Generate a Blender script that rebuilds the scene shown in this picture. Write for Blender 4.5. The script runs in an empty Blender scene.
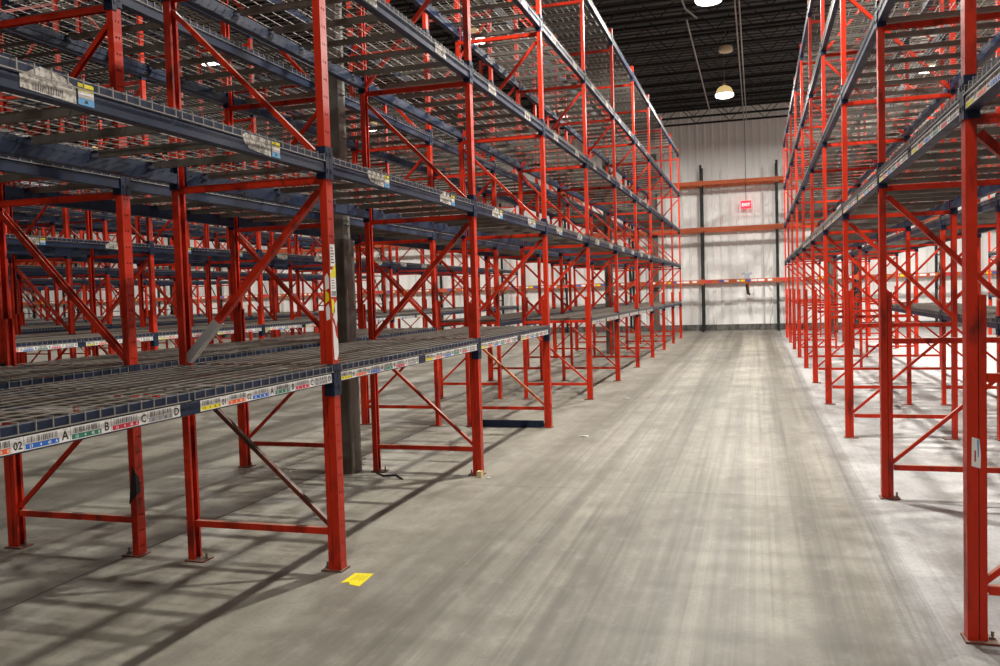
import bpy, math, random
from mathutils import Vector, Matrix
random.seed(7)
sc = bpy.context.scene
COL = sc.collection
PI = math.pi

# ------------------------------------------------------------------ measured layout
H = 1.62                      # eye height
BAY = 2.7095
YA = 4.485                     # near edge of the first visible upright, both rows on the barcoded side
YR = 4.18                     # same on the open-bottomed side
XA, XR = -2.396, 0.886        # aisle faces of the two rows along the aisle
DEP = 1.07
PW = 0.075                    # post width along the row
TOPS = [1.232, 2.465, 3.645, 4.87, 6.18]     # top of the beams, level by level
POST_H = 6.33
WALL_Y = 34.2
CEIL_Z = 8.6

# ------------------------------------------------------------------ materials
def mat(name):
    m = bpy.data.materials.new(name); m.use_nodes = True
    nt = m.node_tree; b = nt.nodes['Principled BSDF']
    return m, nt, b
def node(nt, t, **kw):
    n = nt.nodes.new(t)
    for k, v in kw.items():
        setattr(n, k, v)
    return n
def flat(name, rgb, rough=.5, metal=0.0):
    m, nt, b = mat(name)
    b.inputs['Base Color'].default_value = (*rgb, 1)
    b.inputs['Roughness'].default_value = rough
    b.inputs['Metallic'].default_value = metal
    return m
def mixc(nt, fac, a, b_):
    n = node(nt, 'ShaderNodeMix', data_type='RGBA')
    for s, v in ((0, fac), (6, a), (7, b_)):
        if hasattr(v, 'node'): nt.links.new(v, n.inputs[s])
        elif s == 0: n.inputs[0].default_value = v
        else: n.inputs[s].default_value = (*v, 1)
    return n.outputs[2]
def ramp(nt, src, lo, hi):
    n = node(nt, 'ShaderNodeMapRange'); n.clamp = True
    nt.links.new(src, n.inputs[0]); n.inputs[1].default_value = lo; n.inputs[2].default_value = hi
    return n.outputs[0]
def noise(nt, vec, scale, detail=3, rough=.55):
    n = node(nt, 'ShaderNodeTexNoise'); n.inputs['Scale'].default_value = scale
    n.inputs['Detail'].default_value = detail; n.inputs['Roughness'].default_value = rough
    if vec is not None: nt.links.new(vec, n.inputs['Vector'])
    return n.outputs['Fac']
def mapping(nt, src, scale=(1,1,1), loc=(0,0,0)):
    n = node(nt, 'ShaderNodeMapping'); nt.links.new(src, n.inputs['Vector'])
    n.inputs['Scale'].default_value = scale; n.inputs['Location'].default_value = loc
    return n.outputs['Vector']
def math_(nt, op, a, b_=None):
    n = node(nt, 'ShaderNodeMath', operation=op)
    for i, v in enumerate((a, b_)):
        if v is None: continue
        if hasattr(v, 'node'): nt.links.new(v, n.inputs[i])
        else: n.inputs[i].default_value = v
    return n.outputs[0]
def world_pos(nt):
    return node(nt, 'ShaderNodeNewGeometry').outputs['Position']

def painted(name, rgb, worn, dust=(.36,.29,.21), rough=.34, scuff=.58, dustamt=.65, spec=.32):
    """coat of paint with scuffs of its own and dust lying on upward faces"""
    m, nt, b = mat(name)
    g = node(nt, 'ShaderNodeNewGeometry'); p = g.outputs['Position']
    b.inputs['Specular IOR Level'].default_value = spec
    a = noise(nt, mapping(nt, p, (7,7,2.2)), 1.0, 5, .65)
    c1 = mixc(nt, ramp(nt, a, scuff, scuff+.16), rgb, worn)
    lo = noise(nt, mapping(nt, p, (1.1,1.1,.6)), 1.0, 2)
    c2 = mixc(nt, math_(nt, 'MULTIPLY', ramp(nt, lo, .35, .7), .35), c1, tuple(x*.6 for x in rgb))
    sep = node(nt, 'ShaderNodeSeparateXYZ'); nt.links.new(g.outputs['Normal'], sep.inputs[0])
    up = math_(nt, 'MULTIPLY', ramp(nt, sep.outputs['Z'], .25, .8), dustamt)
    c3 = mixc(nt, up, c2, dust)
    nt.links.new(c3, b.inputs['Base Color'])
    r = node(nt, 'ShaderNodeMapRange'); nt.links.new(a, r.inputs[0]); r.inputs[3].default_value = rough-.08; r.inputs[4].default_value = rough+.25
    nt.links.new(r.outputs[0], b.inputs['Roughness'])
    return m

RED = painted('red_paint', (.60,.028,.006), (.085,.010,.007), scuff=.54)
WORN = painted('worn_red', (.15,.030,.018), (.05,.03,.022), scuff=.48, dust=(.13,.095,.07))
ORG = painted('orange_paint', (.62,.12,.02), (.3,.06,.02))
NAVY = painted('navy_paint', (.013,.024,.058), (.008,.010,.016), dust=(.09,.082,.075), rough=.42, spec=.25)
BLACKP = painted('black_paint', (.012,.016,.016), (.03,.03,.03), rough=.5)
WBEAM = painted('wall_beam_orange', (.50,.105,.035), (.22,.06,.03), rough=.5)
WIRE = flat('wire_grey', (.30,.277,.245), .42, .3)
CHAN = painted('deck_channel', (.12,.108,.094), (.06,.052,.045), dust=(.16,.135,.105), rough=.55)
GALV = flat('galvanised', (.55,.56,.57), .38, .6)
PLATE = painted('base_plate', (.20,.05,.03), (.09,.07,.055), dust=(.24,.19,.15), rough=.6, scuff=.5)
DARKM = flat('dark_slot', (.006,.006,.008), .8)
BOLT = flat('bolt_steel', (.28,.24,.2), .45, .8)
PAPER = flat('label_white', (.88,.87,.85), .5)
INK = flat('label_ink', (.012,.012,.014), .6)
L_YEL = flat('label_yellow', (.86,.74,.01), .5)
L_ORG = flat('label_orange', (.85,.12,.01), .5)
L_BLU = flat('label_blue', (.01,.14,.58), .5)
L_GRN = flat('label_green', (.01,.20,.13), .5)
L_RED = flat('label_red', (.62,.012,.05), .5)
L_GRY = flat('label_grey', (.38,.38,.39), .5)
SKYB = flat('label_sky', (.09,.36,.66), .5)

def torn_paper():
    m, nt, b = mat('torn_paper')
    p = world_pos(nt)
    a = noise(nt, p, 60, 4); c = noise(nt, p, 18, 3)
    k = mixc(nt, ramp(nt, a, .45, .62), (.66,.63,.57), (.30,.27,.23))
    nt.links.new(mixc(nt, ramp(nt, c, .58, .66), k, (.06,.06,.07)), b.inputs['Base Color']); b.inputs['Roughness'].default_value = .7
    return m
TORN = torn_paper()

def floor_mat():
    m, nt, b = mat('worn_concrete')
    p = world_pos(nt)
    sep = node(nt, 'ShaderNodeSeparateXYZ'); nt.links.new(p, sep.inputs[0])
    X, Y = sep.outputs['X'], sep.outputs['Y']
    big = noise(nt, mapping(nt, p, (.35,.25,1)), 1, 4, .6)
    base = mixc(nt, ramp(nt, big, .3, .7), (.355,.338,.282), (.235,.222,.178))
    # cleaner pale slab under the open-bottomed racks, with light from that side painted in
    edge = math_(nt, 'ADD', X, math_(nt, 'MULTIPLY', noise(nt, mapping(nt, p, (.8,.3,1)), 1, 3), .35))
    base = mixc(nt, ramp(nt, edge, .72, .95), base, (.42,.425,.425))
    # tyre tracks running along the aisle
    t1 = noise(nt, mapping(nt, p, (4.6,.07,1)), 1, 6, .66)
    t2 = noise(nt, mapping(nt, p, (21,.12,1), (3,1,0)), 1, 4, .6)
    aisle = math_(nt, 'MULTIPLY', ramp(nt, X, -2.6, -1.6), ramp(nt, math_(nt, 'MULTIPLY', X, -1), -1.2, -.7))
    tr = math_(nt, 'MULTIPLY', ramp(nt, t1, .46, .62), aisle)
    base = mixc(nt, math_(nt, 'MULTIPLY', tr, .62), base, (.085,.078,.062))
    tr2 = math_(nt, 'MULTIPLY', ramp(nt, t2, .50, .62), aisle)
    base = mixc(nt, math_(nt, 'MULTIPLY', tr2, .38), base, (.11,.10,.085))
    # two broad darker wheel lanes, and dirtier concrete along the barcoded side
    def lane(c,w,soft):
        d=math_(nt,'ABSOLUTE',math_(nt,'SUBTRACT',math_(nt,'ADD',X,math_(nt,'MULTIPLY',noise(nt,mapping(nt,p,(1,.12,1)),1,3),.25)),c+.125))
        return math_(nt,'SUBTRACT',1.0,ramp(nt,d,w-soft,w+soft))
    brk=ramp(nt,noise(nt,mapping(nt,p,(2.2,.9,1)),1,4,.6),.30,.62)
    for c,w_,k in ((-.78,.20,.42),(.40,.14,.34),(-1.75,.45,.34)):
        base=mixc(nt,math_(nt,'MULTIPLY',math_(nt,'MULTIPLY',lane(c,w_,.12),brk),k),base,(.10,.093,.074))
    # blotchy stains and fine grain
    s = noise(nt, mapping(nt, p, (1.5,.9,1), (4,2,0)), 1, 6, .65)
    base = mixc(nt, math_(nt, 'MULTIPLY', ramp(nt, s, .50, .64), .58), base, (.13,.115,.095))
    g = noise(nt, p, 38, 5, .7)
    base = mixc(nt, math_(nt, 'MULTIPLY', ramp(nt, g, .40, .70), .38), base, (.15,.142,.118))
    g2 = noise(nt, mapping(nt, p, (9,5,1), (7,3,0)), 1, 5, .7)
    base = mixc(nt, math_(nt, 'MULTIPLY', ramp(nt, g2, .50, .70), .38), base, (.13,.123,.10))
    base = mixc(nt, math_(nt, 'MULTIPLY', ramp(nt, g2, .46, .30), .22), base, (.46,.45,.41))
    # saw-cut joints: across at two places, along between the backed rows
    def joint(src, at, wob=None):
        d = math_(nt, 'SUBTRACT', src, at)
        if wob is not None: d = math_(nt, 'ADD', d, wob)
        d = math_(nt, 'ABSOLUTE', d)
        return math_(nt, 'SUBTRACT', 1.0, ramp(nt, d, .004, .012))
    wob = math_(nt, 'MULTIPLY', math_(nt, 'SUBTRACT', noise(nt, mapping(nt, p, (1.5,1.5,1)), 1, 4), .5), .10)
    j = joint(X, -3.93, wob)
    for yy in (-.8, 6.84, 14.4, 22.0, 29.6):
        j = math_(nt, 'MAXIMUM', j, math_(nt, 'MULTIPLY', joint(Y, yy, wob), .45))
    base = mixc(nt, math_(nt, 'MULTIPLY', j, .85), base, (.035,.03,.025))
    nt.links.new(base, b.inputs['Base Color'])
    r = node(nt, 'ShaderNodeMapRange'); nt.links.new(big, r.inputs[0]); r.inputs[3].default_value = .42; r.inputs[4].default_value = .68
    nt.links.new(r.outputs[0], b.inputs['Roughness'])
    bp = node(nt, 'ShaderNodeBump'); bp.inputs['Strength'].default_value = .08; bp.inputs['Distance'].default_value = .01
    nt.links.new(g, bp.inputs['Height']); nt.links.new(bp.outputs[0], b.inputs['Normal'])
    return m
FLOOR = floor_mat()

def wall_mat():
    m, nt, b = mat('white_panel')
    p = world_pos(nt)
    a = noise(nt, mapping(nt, p, (2.5,2.5,.12)), 1, 5, .6)
    k = mixc(nt, math_(nt, 'MULTIPLY', ramp(nt, a, .45, .75), .30), (.88,.88,.865), (.60,.59,.57))
    nt.links.new(k, b.inputs['Base Color']); b.inputs['Roughness'].default_value = .55
    return m
WALL = wall_mat()
CEIL = flat('ceiling_black', (.055,.056,.058), .8)
JOIST = flat('joist_black', (.010,.010,.011), .7)
CURB = painted('concrete_curb', (.16,.155,.145), (.07,.065,.06), dust=(.2,.19,.17), rough=.85, scuff=.45)
GIRDER = flat('girder_grey', (.13,.13,.13), .7)
def column_mat():
    m, nt, b = mat('column_wrap')
    p = world_pos(nt)
    a = noise(nt, mapping(nt, p, (9,9,.7)), 1, 5, .65)
    k = mixc(nt, ramp(nt, a, .38, .68), (.135,.112,.092), (.035,.029,.024))
    nt.links.new(k, b.inputs['Base Color']); b.inputs['Roughness'].default_value = .45
    return m
COLUMN = column_mat()
COLSTEEL = painted('column_steel', (.20,.19,.17), (.10,.09,.08), rough=.4)
PIPE = flat('pipe_grey', (.30,.295,.28), .4, .4)
WOODY = flat('pale_wood', (.72,.62,.33), .7)
FLOORTAG = flat('floor_tag_yellow', (.86,.72,.01), .55)
FLOORTAG2 = flat('floor_tag_mark', (.62,.50,.01), .6)
RUBBER = flat('black_rubber', (.015,.014,.013), .7)
def emit(name, rgb, s, base=None):
    m, nt, b = mat(name)
    b.inputs['Base Color'].default_value = (*(base or rgb), 1)
    b.inputs['Emission Color'].default_value = (*rgb, 1); b.inputs['Emission Strength'].default_value = s
    return m
LENS = emit('lamp_lens', (1,.97,.92), 6)
DOME = emit('lamp_dome', (1,.72,.30), .55, (.75,.62,.38))
DULL = flat('lamp_dull', (.62,.52,.34), .4)
EXITR = emit('exit_red', (1,.02,.06), 1.1, (.7,.02,.04))
EXITL = emit('exit_letters', (1,.55,.55), 1.6)

# ------------------------------------------------------------------ mesh helpers
class MB:
    def __init__(s): s.v=[]; s.f=[]; s.m=[]
    def quad(s, a, b, c, d, mi=0):
        n=len(s.v); s.v += [a,b,c,d]; s.f.append((n,n+1,n+2,n+3)); s.m.append(mi)
    def poly(s, pts, mi=0):
        n=len(s.v); s.v += list(pts); s.f.append(tuple(range(n,n+len(pts)))); s.m.append(mi)
    def box(s, x0,x1,y0,y1,z0,z1, mi=0):
        n=len(s.v)
        s.v += [(x0,y0,z0),(x1,y0,z0),(x1,y1,z0),(x0,y1,z0),(x0,y0,z1),(x1,y0,z1),(x1,y1,z1),(x0,y1,z1)]
        for q in ((0,3,2,1),(4,5,6,7),(0,1,5,4),(1,2,6,5),(2,3,7,6),(3,0,4,7)):
            s.f.append(tuple(n+i for i in q)); s.m.append(mi)
    def prism(s, prof, o, d, u, w, mi=0):
        """profile [(a,b)] swept from point o along vector d; a goes along u, b along w"""
        o,d,u,w = map(Vector,(o,d,u,w)); k=len(prof); n=len(s.v)
        for q in (0,1):
            for a,b in prof: s.v.append(tuple(o+d*q+u*a+w*b))
        for i in range(k):
            j=(i+1)%k; s.f.append((n+i,n+j,n+k+j,n+k+i)); s.m.append(mi)
        s.f.append(tuple(n+i for i in reversed(range(k)))); s.m.append(mi)
        s.f.append(tuple(n+k+i for i in range(k))); s.m.append(mi)
    def bar(s, pts, r, sides=4, mi=0, twist=PI/4):
        """polyline tube"""
        P=[Vector(p) for p in pts]; n0=len(s.v)
        for i,p in enumerate(P):
            t=((P[min(i+1,len(P)-1)]-p).normalized()+(p-P[max(i-1,0)]).normalized())
            t = t.normalized() if t.length>1e-6 else Vector((0,0,1))
            a = t.cross(Vector((0,0,1)) if abs(t.z)<.9 else Vector((0,1,0))).normalized(); b=t.cross(a)
            # keep the frame steady around bends in the xz plane
            if abs(t.y)<1e-4: a=Vector((0,1,0)); b=t.cross(a)
            for k in range(sides):
                th=twist+2*PI*k/sides; s.v.append(tuple(p+a*(r*math.cos(th))+b*(r*math.sin(th))))
        for i in range(len(P)-1):
            for k in range(sides):
                k2=(k+1)%sides; A=n0+i*sides
                s.f.append((A+k,A+k2,A+sides+k2,A+sides+k)); s.m.append(mi)
        s.f.append(tuple(n0+k for k in reversed(range(sides)))); s.m.append(mi)
        A=n0+(len(P)-1)*sides; s.f.append(tuple(A+k for k in range(sides))); s.m.append(mi)
    def lathe(s, prof, n=24, c=(0,0,0), mi=0):
        n0=len(s.v)
        for r,z in prof:
            for k in range(n):
                th=2*PI*k/n; s.v.append((c[0]+r*math.cos(th),c[1]+r*math.sin(th),c[2]+z))
        for i in range(len(prof)-1):
            for k in range(n):
                k2=(k+1)%n; s.f.append((n0+i*n+k,n0+i*n+k2,n0+(i+1)*n+k2,n0+(i+1)*n+k)); s.m.append(mi)
    def add(s, o, M=None):
        n=len(s.v)
        s.v += [tuple(M@Vector(v)) for v in o.v] if M else list(o.v)
        s.f += [tuple(n+i for i in f) for f in o.f]; s.m += o.m
    def mesh(s, name, mats, smooth=False):
        me=bpy.data.meshes.new(name); me.from_pydata(s.v,[],s.f)
        for m in (mats if isinstance(mats,(list,tuple)) else [mats]): me.materials.append(m)
        me.polygons.foreach_set('material_index', s.m)
        if smooth: me.polygons.foreach_set('use_smooth',[True]*len(s.f))
        me.update(); return me
def link(name, me, loc=(0,0,0), rz=0, parent=None):
    o=bpy.data.objects.new(name, me); COL.objects.link(o)
    o.location=loc; o.rotation_euler=(0,0,rz)
    if parent is not None: o.parent=parent
    return o
def tag(o, label, cat, group=None, kind='thing'):
    o['label']=label; o['category']=cat; o['kind']=kind
    if group: o['group']=group
    return o
def struct(name, mb, m, label=None):
    o=link(name, mb.mesh(name, m)); o['kind']='structure'
    o['label']=label or name.replace('_',' '); o['category']=name.split('_')[0]
    return o
def channel(mb, p0, p1, across, w, d, t=.004, mi=0):
    """U-shaped brace from p0 to p1: web w wide along `across`, flanges d deep"""
    p0,p1=Vector(p0),Vector(p1); dr=(p1-p0); a=Vector(across).normalized(); n=dr.normalized().cross(a).normalized()
    prof=[(-w/2,-d/2),(w/2,-d/2),(w/2,d/2),(w/2-t,d/2),(w/2-t,-d/2+t),(-w/2+t,-d/2+t),(-w/2+t,d/2),(-w/2,d/2)]
    mb.prism(prof, p0, dr, a, n, mi)

# ------------------------------------------------------------------ camera
F_PX=847.34; YAW,PITCH,ROLL=.29466,-.04445,-.02957
cy,sy=math.cos(YAW),math.sin(YAW)
FW=Vector((-sy*math.cos(PITCH),cy*math.cos(PITCH),math.sin(PITCH)))
RT=Vector((cy,sy,0)); UP=RT.cross(FW)
R2=RT*math.cos(ROLL)+UP*math.sin(ROLL); U2=-RT*math.sin(ROLL)+UP*math.cos(ROLL)
cam=bpy.data.cameras.new('camera'); co=bpy.data.objects.new('camera',cam); COL.objects.link(co)
M=Matrix.Identity(4)
for i in range(3):
    M[i][0]=R2[i]; M[i][1]=U2[i]; M[i][2]=-FW[i]
M[0][3],M[1][3],M[2][3]=0,0,H
co.matrix_world=M
cam.sensor_fit='HORIZONTAL'; cam.sensor_width=36; cam.lens=36*F_PX/1000; cam.clip_start=.05; cam.clip_end=200
sc.camera=co
def proj(p):
    d=Vector(p)-Vector((0,0,H)); z=d.dot(FW)
    if z<.2: return None
    return 500+F_PX*d.dot(R2)/z, 333-F_PX*d.dot(U2)/z
def shown(pts):
    """(bounding-box area inside the frame in pixels, longest side)"""
    q=[proj(p) for p in pts]; q=[a for a in q if a]
    if len(q)<2: return 0,0
    x0,x1=max(0,min(a[0] for a in q)),min(1000,max(a[0] for a in q)); y0,y1=max(0,min(a[1] for a in q)),min(666,max(a[1] for a in q))
    if x1<=x0 or y1<=y0: return 0,0
    return (x1-x0)*(y1-y0), max(x1-x0,y1-y0)

# ------------------------------------------------------------------ part meshes of the racking (aisle face at x=0, depth towards -x)
def post_mb(h=POST_H, holes=True):
    mb=MB(); t=.003; d=.046
    ys=[0,.020,.030,.045,.055,PW]; pitch=.1016
    if holes:
        zs=[0]; z=.06
        while z+.02<h: zs += [z,z+.014]; z+=pitch
        zs.append(h)
        for x in (0,-t):
            for i in range(len(zs)-1):
                if i%2==0:
                    q=[(x,0,zs[i]),(x,PW,zs[i]),(x,PW,zs[i+1]),(x,0,zs[i+1])]
                    mb.poly(q if x==0 else q[::-1])
                else:
                    for a,b in ((0,1),(2,3),(4,5)):
                        q=[(x,ys[a],zs[i]),(x,ys[b],zs[i]),(x,ys[b],zs[i+1]),(x,ys[a],zs[i+1])]
                        mb.poly(q if x==0 else q[::-1])
        mb.quad((0,0,h),(0,PW,h),(-t,PW,h),(-t,0,h))
    else: mb.box(-t,0,0,PW,0,h)
    for y0,y1 in ((0,t),(PW-t,PW)): mb.box(-d,-.0005,y0,y1,0,h)
    for y0,y1 in ((t,.018),(PW-.018,PW-t)): mb.box(-d,-d+t,y0,y1,0,h)
    return mb
def reinf_mb(h=1.56):
    mb=MB(); t=.003; a,b=-.050,-.081; y0,y1=.002,PW-.002
    mb.box(a-t,a,y0,y1,0,h); mb.box(b,a-t,y0,y0+t,0,h); mb.box(b,a-t,y1-t,y1,0,h)
    mb.box(b,b+t,y0+t,y0+.018,0,h); mb.box(b,b+t,y1-.018,y1-t,0,h)
    for k in range(5): mb.box(a-.003,a+.0035,y0-.0015,y0+.004,.12+k*.33,.15+k*.33)   # weld beads
    return mb
def plate_mb():
    mb=MB(); mb.box(-.125,.012,-.014,PW+.022,0,.009); return mb
def bolt_mb():
    mb=MB(); mb.lathe([(0,.045),(.007,.045),(.007,.02),(.014,.02),(.014,.009),(0,.009)],6); return mb
STRUT_Z=[.235,1.19,2.33,3.51,4.71,5.95]
DIAG=[((-.075,.27),(-1.03,1.13)),((-1.03,1.27),(-.06,2.27)),((-.06,2.47),(-1.03,3.43)),((-1.03,3.57),(-.06,4.62)),((-.06,4.78),(-1.03,5.87))]
def strut_mb(z):
    mb=MB(); channel(mb,(-.047 if z>1.6 else -.089,PW/2,z),(-DEP+.047,PW/2,z),(0,1,0),.036,.04); return mb
def diag_mb(k):
    w=(.029,.042,.032,.036,.036,.036)[k]
    (x0,z0),(x1,z1)=DIAG[k]; mb=MB(); channel(mb,(x0,PW/2,z0),(x1,PW/2,z1),(0,1,0),w,w*.9); return mb
def rot180(mb, ox=-DEP):
    """the same part turned round for the rear of the frame"""
    o=MB(); o.add(mb, Matrix.Translation((ox,PW,0))@Matrix.Rotation(PI,4,'Z')); return o
MESH={}
def M_(key, fn, mats):
    if key not in MESH: MESH[key]=fn().mesh(key[0] if isinstance(key,tuple) else key, mats)
    return MESH[key]

def frame_all_mb():
    mb=MB(); mb.add(post_mb(holes=False)); mb.add(rot180(post_mb(holes=False))); mb.add(reinf_mb()); mb.add(plate_mb()); mb.add(rot180(plate_mb()))
    for z in STRUT_Z: mb.add(strut_mb(z))
    for k in range(len(DIAG)): mb.add(diag_mb(k))
    return mb
ORD=['zeroth','first','second','third','fourth','fifth','sixth','seventh','eighth','ninth','tenth','eleventh','twelfth']
LEV=['one','two','three','four','five']

def place(x, y, z, flip, length=PW):
    """location and turn of a rack part whose near edge lies at y; flip faces it to -x"""
    return ((x, y+length, z), PI) if flip else ((x, y, z), 0.0)

def make_frame(x, y, flip, detail, label, group):
    loc,rz=place(x,y,0,flip)
    if detail==0:
        o=link('upright_frame', M_('upright_frame',frame_all_mb,RED), loc, rz)
        return tag(o,label,'rack upright',group)
    o=link('upright_frame', None, loc, rz); tag(o,label,'rack upright',group)
    link('post', M_('post',post_mb,RED), parent=o)
    link('post', M_(('post','rear'),lambda:rot180(post_mb()),RED), parent=o)
    link('post_reinforcement', M_('post_reinforcement',reinf_mb,RED), parent=o)
    for me in (M_('base_plate',plate_mb,PLATE), M_(('base_plate','rear'),lambda:rot180(plate_mb()),PLATE)):
        p=link('base_plate', me, parent=o)
        if detail>1:
            rear = me.name!='base_plate'
            bx = (-DEP+.108) if rear else -.108
            link('anchor_bolt', M_('anchor_bolt',bolt_mb,BOLT), (bx, PW/2, 0), parent=p)
    for i,z in enumerate(STRUT_Z): link('horizontal_brace', M_(('horizontal_brace',i),lambda:strut_mb(z),RED), parent=o)
    for k in range(len(DIAG)): link('diagonal_brace', M_(('diagonal_brace',k),lambda:diag_mb(k),RED), parent=o)
    return o

BL=BAY-PW            # clear length between posts
def beam_mb():
    mb=MB(); prof=[(0,0),(-.034,0),(-.034,-.036),(-.056,-.036),(-.056,-.10),(0,-.10)]
    # shallow roll-formed groove along the outer face
    prof=[(0,-.002),(-.002,0),(-.034,0),(-.034,-.036),(-.056,-.036),(-.056,-.10),(-.002,-.10),(0,-.098),(0,-.046),(-.003,-.044),(-.003,-.040),(0,-.038)]
    mb.prism(prof,(0,.007,0),(0,BL-.014,0),(1,0,0),(0,0,1)); return mb
def conn_mb(far, lift=.03):
    mb=MB(); top,bot=lift,lift-.19
    y0=BL if far else 0; s=1 if far else -1
    def bx(x0,x1,a,b,z0,z1,mi=0): mb.box(x0,x1,min(y0+s*a,y0+s*b),max(y0+s*a,y0+s*b),z0,z1,mi)
    bx(-.058,.007,-.007,-.001,bot,top)        # leg against the post's side
    bx(.0012,.007,-.001,.0355,bot,top)            # leg on the post's aisle face
    for zz in (top-.045,bot+.05):
        bx(.007,.0095,.008,.026,zz-.012,zz+.012)                # hook bosses
        bx(.0095,.0098,.012,.022,zz-.007,zz+.004,1)             # their dark slots
    return mb
def beam_all_mb():
    mb=MB(); mb.add(beam_mb()); mb.add(conn_mb(0)); mb.add(conn_mb(1)); return mb

DW=(BL-.05)/2        # width of one wire deck along the row
def deck_mb(lo=False):
    mb=MB(); r=.0030; n=18; z=.0075
    a,b=.0055,-DEP-.0055
    for i in range(n):
        y=.008+(DW-.016)*i/(n-1)
        mb.bar([(a,y,-.034),(a,y,z),(b,y,z),(b,y,-.034)], r)
    for x in (a+.004,b-.004): mb.bar([(x,0,-.034),(x,DW,-.034)], r)
    for k in range(11):
        x=-.035-(DEP-.07)*k/10
        mb.bar([(x,0,z+.0045),(x,DW,z+.0045)], r)
    return mb
def chan_mb(k):
    mb=MB(); y=DW*(.16+.34*k); w=.024
    x0,x1=-.006,-DEP+.006
    mb.box(-.06,-DEP+.06,y-w,y+w,.001,.003)
    for s in (-1,1):
        mb.quad((-.065,y+s*w,.002),(-DEP+.065,y+s*w,.002),(-DEP+.075,y+s*(w-.006),-.032),(-.075,y+s*(w-.006),-.032))
    mb.box(-.075,-DEP+.075,y-w+.006,y+w-.006,-.034,-.031)
    mb.box(x0,-.06,y-w,y+w,.001,.003); mb.box(-DEP+.06,x1,y-w,y+w,.001,.003)
    return mb
def deck_all_mb():
    mb=MB(); mb.add(deck_mb())
    for k in range(3):
        c=chan_mb(k); c.m=[1]*len(c.m); mb.add(c)
    return mb

# ------------------------------------------------------------------ barcode labels
def text_mb(s, size, u, v, mi, align='LEFT'):
    cu=bpy.data.curves.new('t','FONT'); cu.body=s; cu.size=size; cu.align_x=align; cu.offset=size*.022; cu.resolution_u=2; cu.fill_mode='FRONT'
    ob=bpy.data.objects.new('t',cu); me=bpy.data.meshes.new_from_object(ob)
    mb=MB()
    for p in me.polygons:
        mb.poly([(.0012,u+me.vertices[i].co.x,v+me.vertices[i].co.y) for i in p.vertices],mi)
    bpy.data.objects.remove(ob); bpy.data.curves.remove(cu); bpy.data.meshes.remove(me)
    return mb
LAB=[('01',L_YEL,INK),('02',L_ORG,PAPER),('A',L_BLU,PAPER),('B',L_GRN,PAPER),('C',L_RED,PAPER),('D',L_GRY,INK)]
LW_,LH_=.205,.050
def label_mesh(i):
    ch,c,tc=LAB[i]; mb=MB(); rnd=random.Random(i)
    mb.box(0,.0007,0,LW_-.002,0,LH_,0)
    x=.0009
    mb.quad((x,.004,.003),(x,LW_*.735,.003),(x,LW_*.735,.021),(x,.004,.021),2)
    u=.012
    while u<LW_*.70:
        w=rnd.choice((.0016,.003,.0045)); mb.quad((x,u,.024),(x,u+w,.024),(x,u+w,.045),(x,u,.045),1); u+=w+rnd.choice((.002,.0035,.005))
    for s,uu in (('13',.020),('4',.066),('45',.100),(ch,.134)): mb.add(text_mb(s,.016,uu,.0065,3))
    big=.045 if len(ch)==1 else .038
    mb.add(text_mb(ch,big,LW_*.87,.009,1,'CENTER'))
    mb.quad((x,LW_*.82,.0435),(x,LW_*.93,.0435),(x,LW_*.93,.0455),(x,LW_*.82,.0455),4)
    return mb.mesh('barcode_label',[PAPER,INK,c,tc,L_GRY])
LABEL=[label_mesh(i) for i in range(6)]
def torn_mesh(kind):
    mb=MB()
    if kind==0: pts=[(.012,-.01),(.05,-.036),(.25,-.048),(.25,.034),(.16,.036),(.02,.037),(0,.02)]
    elif kind==1: pts=[(0,-.04),(.25,-.048),(.25,.012),(.19,.04),(.09,.05),(.03,.018),(.0,.006)]
    else: pts=[(0,-.044),(.24,-.044),(.24,.03),(.0,.034)]
    mb.poly([(0.0011,a,b) for a,b in pts],0); mb.poly([(0,a,b) for a,b in reversed(pts)],0)
    for i in range(len(pts)):
        a,b=pts[i],pts[(i+1)%len(pts)]; mb.quad((0,*a),(0,*b),(.0011,*b),(.0011,*a),0)
    rnd=random.Random(kind); u=.05
    while u<.19:
        w=rnd.choice((.002,.004)); mb.quad((.0013,u,-.038),(.0013,u+w,-.038),(.0013,u+w,-.012),(.0013,u,-.012),1); u+=w+.004
    return mb.mesh('torn_label',[TORN,INK])
TORNM=[torn_mesh(k) for k in range(3)]
def flag_mesh():
    mb=MB(); mb.box(0,.0008,0,.078,-.05,.03,0)
    mb.quad((.001,0,.002),(.001,.078,.002),(.001,.078,.03),(.001,0,.03),1)
    mb.quad((.001,0,-.05),(.001,.078,-.05),(.001,.078,-.024),(.001,0,-.024),2)
    mb.quad((.0012,.028,-.042),(.0012,.05,-.042),(.0012,.044,-.03),(.0012,.034,-.03),3)
    mb.quad((.0012,0,.012),(.0012,.078,.012),(.0012,.078,.0155),(.0012,0,.0155),3)
    return mb.mesh('level_sticker',[PAPER,L_YEL,SKYB,INK])
FLAG=flag_mesh()

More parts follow.
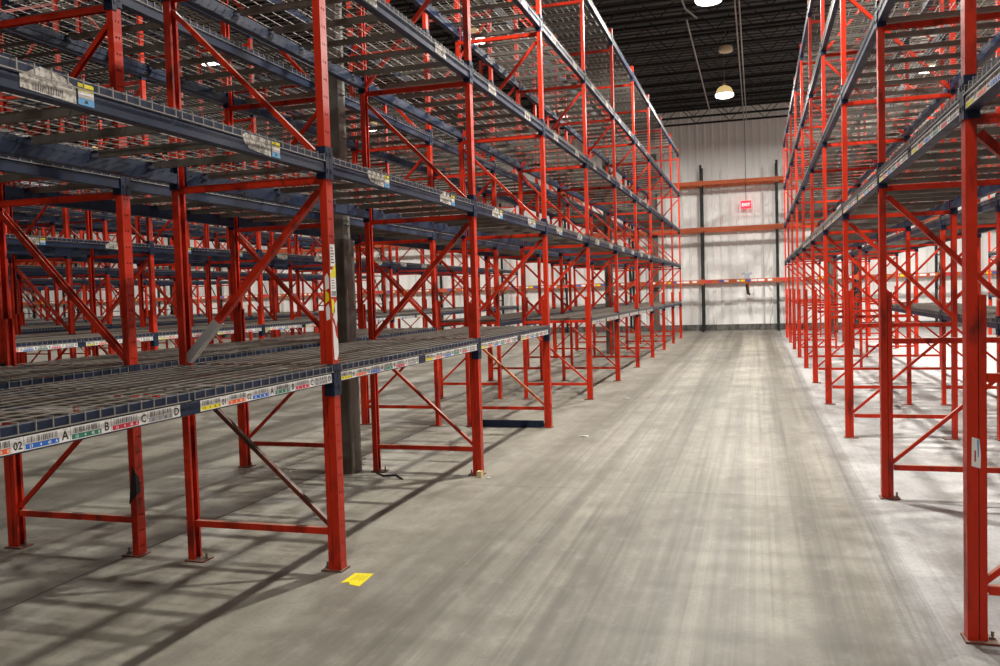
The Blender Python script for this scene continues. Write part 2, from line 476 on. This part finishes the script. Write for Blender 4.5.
# ------------------------------------------------------------------ the rack rows
#  name, aisle face x, flip, near y of frame 0, frames, bays, phrase, levels with shelves
ROWS=[]
def row(key,x,flip,y0,frames,phrase,skip=lambda b,l:False): ROWS.append(dict(key=key,x=x,flip=flip,y0=y0,frames=frames,phrase=phrase,skip=skip))
allf=range(-1,10)
row('A',XA,False,YA,allf,'barcoded aisle row',lambda b,l: b==2 and l==0)
row('C',XA-DEP*2-.375,True,YA,allf,'row backing the barcoded one',lambda b,l: b==2 and l==0)
row('R',XR,True,YR,allf,'open-bottomed aisle row',lambda b,l: l==0)
row('S',XR+2*DEP+.37,False,YR,allf,'row backing the open-bottomed one',lambda b,l: l==0 and b>4)
row('E',-8.05,False,YA,range(0,10),'row across the second aisle')
row('F',-8.05-2*DEP-.35,True,YA,range(1,10),'row backing the second-aisle one')
row('G',-13.6,False,YA,range(3,10),'row across the third aisle')
row('I',-13.6-2*DEP-.35,True,YA,range(3,10),'row backing the third-aisle one')
row('J',-19.3,False,YA,range(5,10),'row across the fourth aisle')
row('K',-19.3-2*DEP-.35,True,YA,range(5,10),'row backing the fourth-aisle one')
row('L',-25.0,False,YA,range(6,10),'row across the fifth aisle')
row('M',-25.0-2*DEP-.35,True,YA,range(6,10),'row backing the fifth-aisle one')
row('T',6.67,True,YR,range(7,10),'row beyond the open-bottomed pair')

WEIGHT=dict(A=1,R=1,C=.6,S=.7,E=.35,F=.25,G=.2,I=.15,J=.12,K=.1,L=.08,M=.07,T=.3)
frames={}
beams=[]; decks=[]
for r in ROWS:
    fl=list(r['frames']); flip=r['flip']; sg=-1 if not flip else 1
    for n,i in enumerate(fl):
        y=r['y0']+i*BAY; x=r['x']
        a,px=shown([(x,y,0),(x,y,3),(x+sg*DEP,y,0),(x+sg*DEP,y,6),(x,y,6)])
        near = math.hypot(x,y)
        detail = 0
        if r['key'] in 'ACRS': detail = 2 if y<9 else (1 if y<19 else 0)
        if r['key']=='E' and y<14: detail=1
        if i==-1: detail=0 if a<=0 else 1
        label='red upright frame, %s from the camera, %s'%(ORD[n+1], r['phrase'])
        frames[r['key'],i]=make_frame(x,y,flip,detail,label,'upright frames of the '+r['phrase'])
    for n,i in enumerate(fl[:-1]):
        y=r['y0']+i*BAY+PW
        for l,zt in enumerate(TOPS):
            if r['skip'](i,l): continue
            for side in (0,1):
                bx = r['x'] if side==0 else r['x']+sg*DEP
                fp = flip if side==0 else (not flip)
                a,px=shown([(bx,y,zt),(bx,y+BL,zt-.1)])
                if px: beams.append((px*WEIGHT[r['key']]*(1 if side==0 else .8),r,n,i,l,side,bx,fp,y,zt,px))
                else: beams.append((0,r,n,i,l,side,bx,fp,y,zt,0))
            for h in (0,1):
                yd=y+.0125+h*(DW+.025)
                a,px=shown([(r['x'],yd,zt),(r['x'],yd+DW,zt),(r['x']+sg*DEP,yd,zt),(r['x']+sg*DEP,yd+DW,zt)])
                decks.append((px*WEIGHT[r['key']],r,n,i,l,h,yd,zt,px))
beams.sort(key=lambda t:-t[0]); decks.sort(key=lambda t:-t[0])

stuff=MB()
tmp=beam_all_mb()
bm_used=bd_used=0
for q,(w,r,n,i,l,side,bx,fp,y,zt,px) in enumerate(beams):
    loc,rz=place(bx,y,zt,fp,BL)
    key=r['key']; first_bay = i==-1
    if w<=0 and not (first_bay and key in 'ACRS'): continue
    if bm_used>=295:
        stuff.add(tmp, Matrix.Translation(loc)@Matrix.Rotation(rz,4,'Z')); continue
    bm_used+=1
    label='navy %s beam, level %s, %s bay from camera, %s'%(('front','rear')[side],LEV[l],ORD[n+1],r['phrase'])
    group='shelf beams of the '+r['phrase']
    near = px>55 and y<16
    if not near:
        o=tag(link('shelf_beam', M_('shelf_beam_far',beam_all_mb,[NAVY,DARKM]), loc, rz),label,'shelf beam',group)
    else:
        o=tag(link('shelf_beam', M_('shelf_beam',beam_mb,NAVY), loc, rz),label,'shelf beam',group)
        lift = .012 if l==0 else .055
        for far in (0,1): link('end_connector', M_(('end_connector',far,l==0),lambda:conn_mb(far,lift),[NAVY,DARKM]), parent=o)
    # stickers on the aisle-side faces
    if side==0:
        if (key in 'AE' and l==0) or (key=='R' and l==1):
            if y<22:
                for st in (.012,1.380):
                    for k in range(6): link('barcode_label', LABEL[k], (.0004,st+k*LW_,-.094), parent=o)
        elif key in 'AE' and l in (1,2,3) and y<20:
            for k,st in enumerate((.485,1.80)):
                link('torn_label', TORNM[(k+n+l)%2 if l==1 else 2], (.0004,st,-.045), parent=o)
                if l==1: link('level_sticker', FLAG, (.0004,st+.262,-.040), parent=o)
        elif key in 'C' and l in (2,) and y<16:
            link('torn_label', TORNM[2], (.0004,1.2,-.045), parent=o)
o=link('distant_shelf_beams', stuff.mesh('distant_shelf_beams',[NAVY,DARKM]))
tag(o,'mass of dark navy shelf beams in the farther rack rows','shelf beams',kind='stuff')

stuff=MB(); tmp=deck_all_mb()
for w,r,n,i,l,h,yd,zt,px in decks:
    loc,rz=place(r['x'],yd,zt,r['flip'],DW)
    if w<=0 and not (i==-1 and r['key'] in 'ACRS'): continue
    if bd_used>=295:
        stuff.add(tmp, Matrix.Translation(loc)@Matrix.Rotation(rz,4,'Z')); continue
    bd_used+=1
    label='grey wire deck, %s half, level %s, %s bay from camera, %s'%(('nearer','farther')[h],LEV[l],ORD[n+1],r['phrase'])
    group='wire decks of the '+r['phrase']
    if px>60 and yd<15:
        o=tag(link('wire_deck', M_('wire_deck',deck_mb,WIRE), loc, rz),label,'wire deck',group)
        for k in range(3): link('support_channel', M_(('support_channel',k),lambda:chan_mb(k),CHAN), parent=o)
    else:
        tag(link('wire_deck', M_('wire_deck_far',deck_all_mb,[WIRE,CHAN]), loc, rz),label,'wire deck',group)
o=link('distant_wire_decks', stuff.mesh('distant_wire_decks',[WIRE,CHAN]))
tag(o,'mass of grey wire decks in the farther rack rows','wire decks',kind='stuff')

# ---- details of single frames
def kid(parent, name, mb, mats, label=None):
    o=link(name, mb.mesh(name,mats), parent=parent)
    if label: o['label']=label
    return o
A1=frames['A',0]
# stickers left on the first post of the barcoded row
mb=MB()
def card(mb,y0,y1,z0,z1,mi,dx=.0012,jag=0,rnd=random.Random(3)):
    pts=[(dx,y0+rnd.uniform(-jag,jag),z0+rnd.uniform(-jag,jag)*2),(dx,y1,z0+rnd.uniform(-jag,jag)*2),(dx,y1,(z0+z1)/2),(dx,y1+rnd.uniform(-jag,0),z1),(dx,y0+rnd.uniform(-jag,jag),z1+rnd.uniform(-jag,jag)),(dx,y0+rnd.uniform(0,jag),(z0+z1)/2)]
    mb.poly(pts,mi)
card(mb,.012,.072,1.82,1.95,0); card(mb,.006,.073,1.64,1.80,0)
mb.poly([(.0014,-.002,1.76),(.0014,.03,1.80),(.0014,.073,1.84),(.0014,.074,1.755),(.0014,.02,1.755)],1)
for k in range(6): mb.quad((.0016,.02,1.84+k*.017),(.0016,.062-(k%3)*.008,1.84+k*.017),(.0016,.062-(k%3)*.008,1.846+k*.017),(.0016,.02,1.846+k*.017),2)
for k in range(4): mb.quad((.0016,.02,1.69+k*.015),(.0016,.06-(k%2)*.01,1.69+k*.015),(.0016,.06-(k%2)*.01,1.694+k*.015),(.0016,.02,1.694+k*.015),2)
for k in range(9): mb.quad((.0016,.016+k*.006,1.645),(.0016,.019+k*.006,1.645),(.0016,.019+k*.006,1.675),(.0016,.016+k*.006,1.675),2)
kid(A1,'warning_sticker',mb,[PAPER,L_YEL,INK],'white and yellow sticker on the post')
mb=MB(); rr=random.Random(11)
mb.poly([(.0013,.008,1.63),(.0013,.04,1.62),(.0013,.05,1.56),(.0013,.03,1.53),(.0013,.012,1.55)],1)
mb.poly([(.0013,.02,1.52),(.0013,.05,1.60),(.0013,.074,1.62),(.0013,.074,1.50),(.0013,.055,1.46),(.0013,.04,1.50)],0)
mb.poly([(.0013,.012,1.50),(.0013,.035,1.47),(.0013,.05,1.41),(.0013,.074,1.38),(.0013,.074,1.30),(.0013,.05,1.262),(.0013,.02,1.27),(.0013,.014,1.38)],0)
for y0,z0 in ((.012,1.78),(.010,1.60)):
    mb.poly([(-.030,-.0012,z0-.10),(-.006,-.0012,z0-.09),(-.005,-.0012,z0-.03),(-.014,-.0012,z0),(-.032,-.0012,z0-.02)],0)
mb.poly([(-.034,-.0012,1.60),(-.008,-.0012,1.62),(-.010,-.0012,1.66),(-.03,-.0012,1.68)],1)
kid(A1,'torn_sticker',mb,[PAPER,L_YEL],'torn white and yellow sticker remains')
# bare grey metal sleeve on the foot of one brace
mb=MB(); (x0,z0),(x1,z1)=DIAG[1]
p=lambda t:(x0+(x1-x0)*t,PW/2,z0+(z1-z0)*t)
channel(mb,p(.0),p(.24),(0,1,0),.052,.052,.004)
d=[c for c in A1.children if c.name.startswith('diagonal_brace')][1]
kid(d,'grey_sleeve',mb,GALV,'bare grey metal sleeve at the foot of the brace')
d=[c for c in A1.children if c.name.startswith('diagonal_brace')][0]
d.data=diag_mb(0).mesh('diagonal_brace_worn',WORN); d['label']='brown worn diagonal brace'
# tape on the neighbouring post of the row behind
C1=frames['C',0]
mb=MB(); mb.poly([(-DEP+.055,PW+.002,.34),(-DEP-.004,PW+.002,.40),(-DEP-.004,PW+.002,.55),(-DEP+.02,PW+.002,.60),(-DEP+.036,PW+.002,.50)],0)
mb.poly([(-DEP-.003,PW+.002,.40),(-DEP-.003,PW-.04,.42),(-DEP-.003,PW-.03,.52),(-DEP-.003,PW+.002,.55)],0)
kid(C1,'torn_tape',mb,RUBBER,'torn black tape')
# orange diagonal in the frame beside the drive-through gap
A3=frames['A',2]
d=[c for c in A3.children if c.name.startswith('diagonal_brace')][0]
d.data=diag_mb(0).mesh('diagonal_brace_orange',ORG); d['label']='orange diagonal brace'
mb=MB(); mb.box(-DEP+.05,-.09,.0,.07,0,.05); mb.box(-DEP+.05,-.09,.0,.006,.05,.09)
kid(A3,'floor_guard',mb,NAVY,'dark navy guard bar on the floor')
# sticker on the nearest open-bottomed post
R1=frames['R',0]
mb=MB(); mb.poly([(-.018,PW+.0012,.80),(-.054,PW+.0012,.79),(-.056,PW+.0012,.85),(-.05,PW+.0012,.92),(-.020,PW+.0012,.93)],0)
mb.poly([(-.03,PW+.0016,.82),(-.036,PW+.0016,.82),(-.036,PW+.0016,.87),(-.03,PW+.0016,.87)],1)
mb.poly([(-.044,PW+.0016,.84),(-.048,PW+.0016,.84),(-.048,PW+.0016,.92),(-.04,PW+.0016,.92)],2)
kid(R1,'torn_sticker',mb,[PAPER,RED,SKYB],'torn white sticker')

# ------------------------------------------------------------------ room shell
X0,X1,Y0_,Y1_=-42.0,13.5,-13.0,WALL_Y
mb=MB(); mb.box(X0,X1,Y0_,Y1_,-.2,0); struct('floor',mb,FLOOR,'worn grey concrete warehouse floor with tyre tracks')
mb=MB()
y=Y0_
while y<Y1_-.01:      # ribbed steel deck
    y2=min(y+.3,Y1_); mb.box(X0,X1,y,y+.17,CEIL_Z,CEIL_Z+.12); mb.box(X0,X1,y+.17,y2,CEIL_Z+.05,CEIL_Z+.12); y=y2
struct('ceiling',mb,CEIL,'black ribbed steel deck ceiling')
def ribbed(mb, along, a0, a1, at, sgn):
    a=a0; pts=[]
    while a<a1:
        for da,dp in ((0,0),(.19,0),(.215,.03),(.275,.03)): pts.append((min(a+da,a1),dp))
        a+=.30
    for (a,d),(b,e) in zip(pts,pts[1:]):
        if b<=a: continue
        if along=='x': mb.quad((a,at-sgn*d,0),(b,at-sgn*e,0),(b,at-sgn*e,CEIL_Z+.1),(a,at-sgn*d,CEIL_Z+.1))
        else: mb.quad((at-sgn*d,a,0),(at-sgn*e,b,0),(at-sgn*e,b,CEIL_Z+.1),(at-sgn*d,a,CEIL_Z+.1))
    if along=='x': mb.box(a0,a1,min(at+sgn*.002,at+sgn*.15),max(at+sgn*.002,at+sgn*.15),0,CEIL_Z+.1)
    else: mb.box(min(at+sgn*.002,at+sgn*.15),max(at+sgn*.002,at+sgn*.15),a0,a1,0,CEIL_Z+.1)
for nm,al,a0,a1,at,s in (('wall_back','x',X0,X1,Y1_,1),('wall_front','x',X0,X1,Y0_,-1),('wall_left','y',Y0_,Y1_,X0,-1),('wall_right','y',Y0_,Y1_,X1,1)):
    mb=MB(); ribbed(mb,al,a0,a1,at,s); struct(nm,mb,WALL,'white ribbed metal panel wall, '+nm.split('_')[1])
mb=MB(); mb.box(X0,X1,Y1_-.14,Y1_-.03,0,.20); mb.box(X0,X1,Y1_-.14,Y1_-.03,.20,.23); struct('baseboard_back',mb,CURB,'dark stained concrete curb along the white wall')

# open-web ceiling joists
def joist_mb():
    mb=MB(); top,bot=CEIL_Z-.004,CEIL_Z-.72
    for z0,z1 in ((top-.06,top),(bot,bot+.06)):
        mb.box(X0,X1,-.05,-.008,z0,z1); mb.box(X0,X1,.008,.05,z0,z1)
    n=int((X1-X0)/.62); dx=(X1-X0)/n
    for k in range(n):
        a,b=(bot+.04,top-.04) if k%2==0 else (top-.04,bot+.04)
        mb.bar([(X0+k*dx,0,a),(X0+(k+1)*dx,0,b)],.016)
    return mb
jm=joist_mb().mesh('ceiling_joist',JOIST)
y=33.3; k=1
while y>1:
    o=link('ceiling_joist' , jm, (0,y,0)); o['kind']='structure'; o['label']='black open-web ceiling joist, number %d from the white wall'%k; o['category']='joist'
    y-=1.30; k+=1
# grey edge truss against the white wall
mb=MB(); top,bot=CEIL_Z-.02,CEIL_Z-.62
mb.box(X0,X1,Y1_-.40,Y1_-.30,bot,bot+.07)
# building columns
def column(x,y,w,sleeve,label):
    o=link('column',None,(x,y,0)); o['kind']='structure'; o['label']=label; o['category']='column'
    mb=MB(); q=w*.36
    mb.box(-q,q,-q,q,sleeve,CEIL_Z-.03)
    for k in range(26):
        z=sleeve+.12+k*.2
        if z<CEIL_Z-.2:
            for dy in (-.02,.03): mb.lathe([(0,0),(.012,.004),(.012,.012),(0,.016)],8,(q+.004,dy,z))
            mb.box(-q-.004,q+.004,-q-.004,q+.004,z+.05,z+.06)
    c=link('column_shaft',mb.mesh('column_shaft',COLSTEEL),parent=o)
    mb=MB(); h=w/2; b=.012
    prof=[(-h+b,-h),(h-b,-h),(h,-h+b),(h,h-b),(h-b,h),(-h+b,h),(-h,h-b),(-h,-h+b)]
    mb.prism(prof,(0,0,0),(0,0,sleeve),(1,0,0),(0,1,0))
    for k in range(2): mb.box(-h-.003,h+.003,-h-.003,h+.003,.55+k*1.0,.555+k*1.0)
    c=link('column_wrap',mb.mesh('column_wrap',COLUMN),parent=o)
    return o
column(-3.70,7.15,.195,2.18,'dark wrapped building column between the backed rows, nearer one')
column(-3.672,22.03,.195,6.9,'dark building column between the backed rows, farther one')
column(-3.77,33.5,.26,6.9,'brown building column against the white wall, beside the barcoded row')
column(2.5,31.0,.30,6.9,'brown building column seen between the open-bottomed rows')

# pipes under the ceiling
def pipe(pts,r,label,cat='conduit'):
    mb=MB(); mb.bar(pts,r,8); o=link('ceiling_conduit',mb.mesh('ceiling_conduit',PIPE)); tag(o,label,cat); return o
pz=CEIL_Z-.76
pipe([(-1.44,0,pz),(-1.43,19.0,pz),(-1.41,19.5,pz),(-1.20,20.1,pz-.05)],.02,'thin grey conduit that bends beside the nearer bright lamp')
pipe([(-1.44,20.3,pz),(-1.46,31.0,pz)],.02,'thin grey conduit running straight to the white wall')
pipe([(-.36,1.0,pz),(-.34,33.0,pz)],.018,'one of the paired pale ceiling conduits, nearer the barcoded row')
pipe([(-.27,1.0,pz),(-.25,33.0,pz)],.018,'one of the paired pale ceiling conduits, nearer the open-bottomed row')

# ------------------------------------------------------------------ high-bay lamps
def lamp_meshes():
    dome=MB(); dome.lathe([(.06,.32),(.13,.305),(.19,.26),(.23,.19),(.252,.12),(.256,.10),(.249,.10),(.225,.185),(.18,.25),(.12,.295),(.06,.31)],32)
    lens=MB(); lens.lathe([(.256,.10),(.262,.05),(.24,.012),(.17,-.01),(.09,-.018),(.0,-.02)],32)
    ring=MB(); ring.lathe([(.257,.110),(.265,.110),(.265,.094),(.257,.094)],32)
    cap=MB(); cap.lathe([(.0,.40),(.04,.40),(.055,.385),(.06,.33),(.05,.312),(0,.312)],20)
    rod=MB(); rod.bar([(0,0,.40),(0,0,.47)],.012,8); rod.bar([(0,0,.46),(0,0,CEIL_Z-.02-7.2)],.007,6)
    return (dome.mesh('dome',DOME,True),lens.mesh('lens',LENS,True),ring.mesh('rim',BOLT,True),cap.mesh('ballast',DULL,True),rod.mesh('hanger',BOLT))
LM=lamp_meshes()
LZ=7.2
def high_bay(x,y,label,power=300):
    o=link('high_bay_lamp',None,(x,y,LZ)); tag(o,label,'ceiling lamp','high-bay ceiling lamps')
    for nm,me in zip(('reflector_dome','lens','rim','ballast_housing','hanger'),LM): link(nm,me,parent=o)
    L=bpy.data.lights.new('lamp_light','AREA'); L.shape='DISK'; L.size=.20; L.energy=power; L.color=(1,.955,.88)
    lo=bpy.data.objects.new('lamp_light',L); COL.objects.link(lo); lo.location=(0,0,-.03); lo.parent=o
    return o
PW_AISLE={25.9:540,17.3:520,8.75:620,0.2:190,-8.3:30}
for k,y in enumerate(PW_AISLE):
    P=PW_AISLE[y]
    high_bay(-.80,y,['bright dome lamp over the aisle, closest to the white wall','bright dome lamp over the aisle, cut by the picture top','dome lamp over the aisle, third from the white wall','dome lamp over the aisle, above the camera','dome lamp over the aisle, behind the camera'][k],P)
    high_bay(-5.9,y+.8,'dome lamp over the second aisle, %s from the white wall'%ORD[k+1],P*(.8,.5,.22,.2,.2)[k])
    high_bay(4.4,y-.8,'dome lamp beyond the open-bottomed rows, %s from the white wall'%ORD[k+1],P*(2.3,1.9,.6,.5,.5)[k])
for k,y in enumerate((25.9,17.3,8.75)):
    high_bay(-12.1,y,'dome lamp over the third aisle, %s from the white wall'%ORD[k+1],PW_AISLE[y]*(1,.4,.2)[k])
    high_bay(-17.8,y,'dome lamp over the fourth aisle, %s from the white wall'%ORD[k+1],PW_AISLE[y]*(1,.4,.2)[k])
for k,x in enumerate((-23.3,-31.0)):
    high_bay(x,25.9,'dome lamp far beyond the fourth aisle, %s along the white wall'%ORD[k+1],500)
# unlit fitting up between the joists
o=link('unlit_lamp',None,(-.66,23.05,7.74)); tag(o,'small unlit cream lamp up between the black joists','ceiling lamp')
mb=MB(); mb.lathe([(0,.24),(.07,.235),(.14,.19),(.175,.10),(.18,.03),(.15,0),(0,-.01)],20); link('lamp_shade',mb.mesh('lamp_shade',DULL,True),parent=o)
mb=MB(); mb.bar([(0,0,.23),(0,0,.84)],.012,6); link('hanger',mb.mesh('hanger_short',BOLT),parent=o)

# ------------------------------------------------------------------ racking along the white wall
WY0=33.05; WP=2.73; WXS=[-1.95+WP*k for k in range(-13,5)]
def wframe_mb():
    mb=MB(); D=.95
    for y in (0,D-.07):
        mb.box(-.042,.042,y,y+.07,0,6.3); mb.box(-.08,.08,y-.03,y+.10,0,.01)
    zs=[.2,1.4,2.6,3.8,5.0,6.1]
    for z in zs: mb.box(-.016,.016,.07,D-.07,z-.02,z+.02)
    for k in range(5):
        a,b=(.07,D-.07) if k%2==0 else (D-.07,.07)
        channel(mb,(0,a,zs[k]+.03),(0,b,zs[k+1]-.03),(1,0,0),.032,.03)
    return mb
def wbeam_mb(h=.14):
    mb=MB(); L=WP-.084
    prof=[(0,0),(.03,0),(.03,-.04),(.055,-.04),(.055,-h),(0,-h)]
    mb.prism(prof,(.002,0,0),(L-.004,0,0),(0,1,0),(0,0,1))
    for x0,x1 in ((-.04,.006),(L-.006,L+.04)): mb.box(x0,x1,-.010,-.0015,-.19,.03)
    return mb
def wtie_mb():
    mb=MB()
    for k in range(6): mb.box(.2+k*.43-.03,.2+k*.43+.03,.055,.89,-.05,-.012)
    return mb
WLM=[]; rr=random.Random(5); u=.05
while u<WP-.3:
    w=rr.choice((.10,.16,.22)); mi=rr.choice((0,0,1,2,3)); wl=MB(); wl.box(u,u+w,-.0015,0,-.10,-.03,mi); WLM.append(wl.mesh('location_label',[PAPER,L_RED,L_YEL,L_BLU])); u+=w+rr.choice((.03,.12,.3))
WF=wframe_mb().mesh('wall_rack_frame',BLACKP); WB=wbeam_mb().mesh('wall_rack_beam',WBEAM); WT=wtie_mb().mesh('cross_tie',WBEAM)
for k,x in enumerate(WXS):
    tag(link('wall_rack_upright',WF,(x,WY0,0)),'black rack upright by the white wall, %s counted from the open-bottomed side'%(ORD+['thirteenth','fourteenth','fifteenth','sixteenth','seventeenth','eighteenth'])[len(WXS)-k],'wall rack upright','black uprights by the white wall')
    if k==len(WXS)-1: break
    for l,z in enumerate((1.97,3.95,5.69)):
        for side in (0,1):
            loc=(x+.042,WY0,z) if side==0 else (x+WP-.042,WY0+.95,z)
            o=link('wall_rack_beam',WB,loc,0 if side==0 else PI)
            tag(o,'orange %s beam by the white wall, %s level, bay %s from the open-bottomed side'%(('front','rear')[side],('lowest','middle','top')[l],(ORD+['thirteenth','fourteenth','fifteenth','sixteenth','seventeenth','eighteenth'])[len(WXS)-1-k]),'wall rack beam','orange beams by the white wall')
            if side==0 and l==2: link('cross_tie',WT,parent=o)
            if side==0 and l==0:
                for me in WLM: link('location_label',me,parent=o)

# exit sign hung before the white wall
o=link('exit_sign',None,(-.325,33.78,4.64)); tag(o,'glowing red exit sign hung before the white wall','exit sign')
mb=MB(); mb.box(-.19,.19,0,.06,0,.30); link('housing',mb.mesh('housing',EXITR),parent=o)
t=text_mb('EXIT',.15,0,0,0,'CENTER'); f=MB(); f.v=[(a[1],-.003,a[2]+.10) for a in t.v]; f.f=t.f; f.m=[0]*len(t.f)
link('lettering',f.mesh('lettering',EXITL),parent=o)
mb=MB(); mb.bar([(0,.03,.30),(0,.03,CEIL_Z-.6-4.64)],.010,6); link('hanger_rod',mb.mesh('hanger_rod',BLACKP),parent=o)

# pale twin-lamp emergency light on the lowest orange beam and a bundle hanging below it
bx=-.315
o=link('emergency_light',None,(bx,WY0+.03,1.972)); tag(o,'pale grey emergency light sitting on the lowest orange beam','emergency light')
mb=MB(); mb.box(-.10,.10,-.03,.05,0,.20); link('housing',mb.mesh('housing_grey',flat('pale_grey',(.50,.55,.66),.5)),parent=o)
for s in (-1,1):
    mb=MB(); mb.lathe([(0,-.05),(.05,-.05),(.06,.02),(.03,.05),(0,.055)],14,(s*.13,0,.19)); link('lamp_head',mb.mesh('lamp_head',flat('pale_lamp',(.6,.62,.68),.4)),parent=o)
o=link('hanging_strap',None,(bx,WY0-.03,1.82)); tag(o,'dark strap bundle with an orange top hanging below the lowest orange beam','strap')
mb=MB(); mb.prism([(-.06,-.02),(.06,-.02),(.06,.02),(-.06,.02)],(0,0,.0),(.012,0,-.22),(1,0,0),(0,1,0)); link('strap_top',mb.mesh('strap_top',ORG),parent=o)
mb=MB(); mb.bar([(-.02,0,-.05),(.01,0,-.28),(.035,0,-.44)],.055,8); mb.bar([(.035,-.01,-.40),(.09,-.01,-.46)],.035,8); link('strap_bundle',mb.mesh('strap_bundle',flat('strap_dark',(.05,.025,.02),.8)),parent=o)

# ------------------------------------------------------------------ bits lying on the floor
mb=MB(); out=[(-2.304,4.30),(-2.262,4.33),(-2.242,4.29),(-2.172,4.272),(-2.185,4.49),(-2.300,4.480)]
mb.poly([(a,b,.003) for a,b in out]); 
for i in range(len(out)):
    a,b=out[i],out[(i+1)%len(out)]; mb.quad((*a,.0),(*b,.0),(*b,.003),(*a,.003))
for k in range(5):
    x=-2.267+.016*k; mb.quad((x,4.35+.012*(k%3),.0034),(x+.008,4.35+.012*(k%3),.0034),(x+.008,4.45-.01*(k%2),.0034),(x,4.45-.01*(k%2),.0034),1)
tag(link('floor_tag',mb.mesh('floor_tag',[FLOORTAG,FLOORTAG2])),'torn bright yellow tag stuck on the concrete beside a post','tag')
mb=MB(); mb.prism([(-.024,-.02),(.02,-.024),(.026,.018),(-.02,.022)],(0,0,0),(0,.004,.055),(1,0,0),(0,1,0))
tag(link('wood_block',mb.mesh('wood_block',WOODY),(-2.392,7.13,0)),'small pale yellow block standing against a red post foot','block')
def scrap(x,y,s,label,seed,m=PAPER):
    rnd=random.Random(seed); mb=MB(); n=7
    pts=[(s*(.6+.6*rnd.random())*math.cos(2*PI*k/n),s*.6*(.6+.6*rnd.random())*math.sin(2*PI*k/n),.003+rnd.random()*s*.15) for k in range(n)]
    for k in range(n): mb.poly([(0,0,s*.12),pts[k],pts[(k+1)%n]])
    mb.poly([(a,b,0) for a,b,c in reversed(pts)])
    return tag(link('paper_scrap',mb.mesh('paper_scrap',m),(x,y,0)),label,'paper scrap','scraps lying on the aisle floor')
scrap(-1.88,9.36,.07,'flat pale scrap lying in the aisle beside the drive-through gap',1)
scrap(-1.90,12.8,.05,'small white scrap in the aisle, first of two together',2)
scrap(-1.62,12.8,.05,'small white scrap in the aisle, second of two together',3)
scrap(-2.30,7.11,.03,'tiny white scrap beside the pale yellow block',4)
scrap(-3.28,5.79,.04,'white scrap under the barcoded row, near the first post',5)
mb=MB(); mb.bar([(-3.40,7.13,.008),(-3.28,7.02,.008),(-3.17,7.06,.008),(-3.05,6.91,.008)],.008,6)
tag(link('cable_scrap',mb.mesh('cable_scrap',RUBBER)),'short black cable scrap lying beside the wrapped column','cable')

# ------------------------------------------------------------------ world and output look
w=bpy.data.worlds.new('world'); sc.world=w; w.use_nodes=True
bg=w.node_tree.nodes['Background']; bg.inputs[0].default_value=(.8,.85,1,1); bg.inputs[1].default_value=.005
sc.view_settings.view_transform='Standard'; sc.view_settings.look='None'
sc.view_settings.gamma=1; sc.view_settings.use_curve_mapping=False
sc.view_settings.exposure=0.12
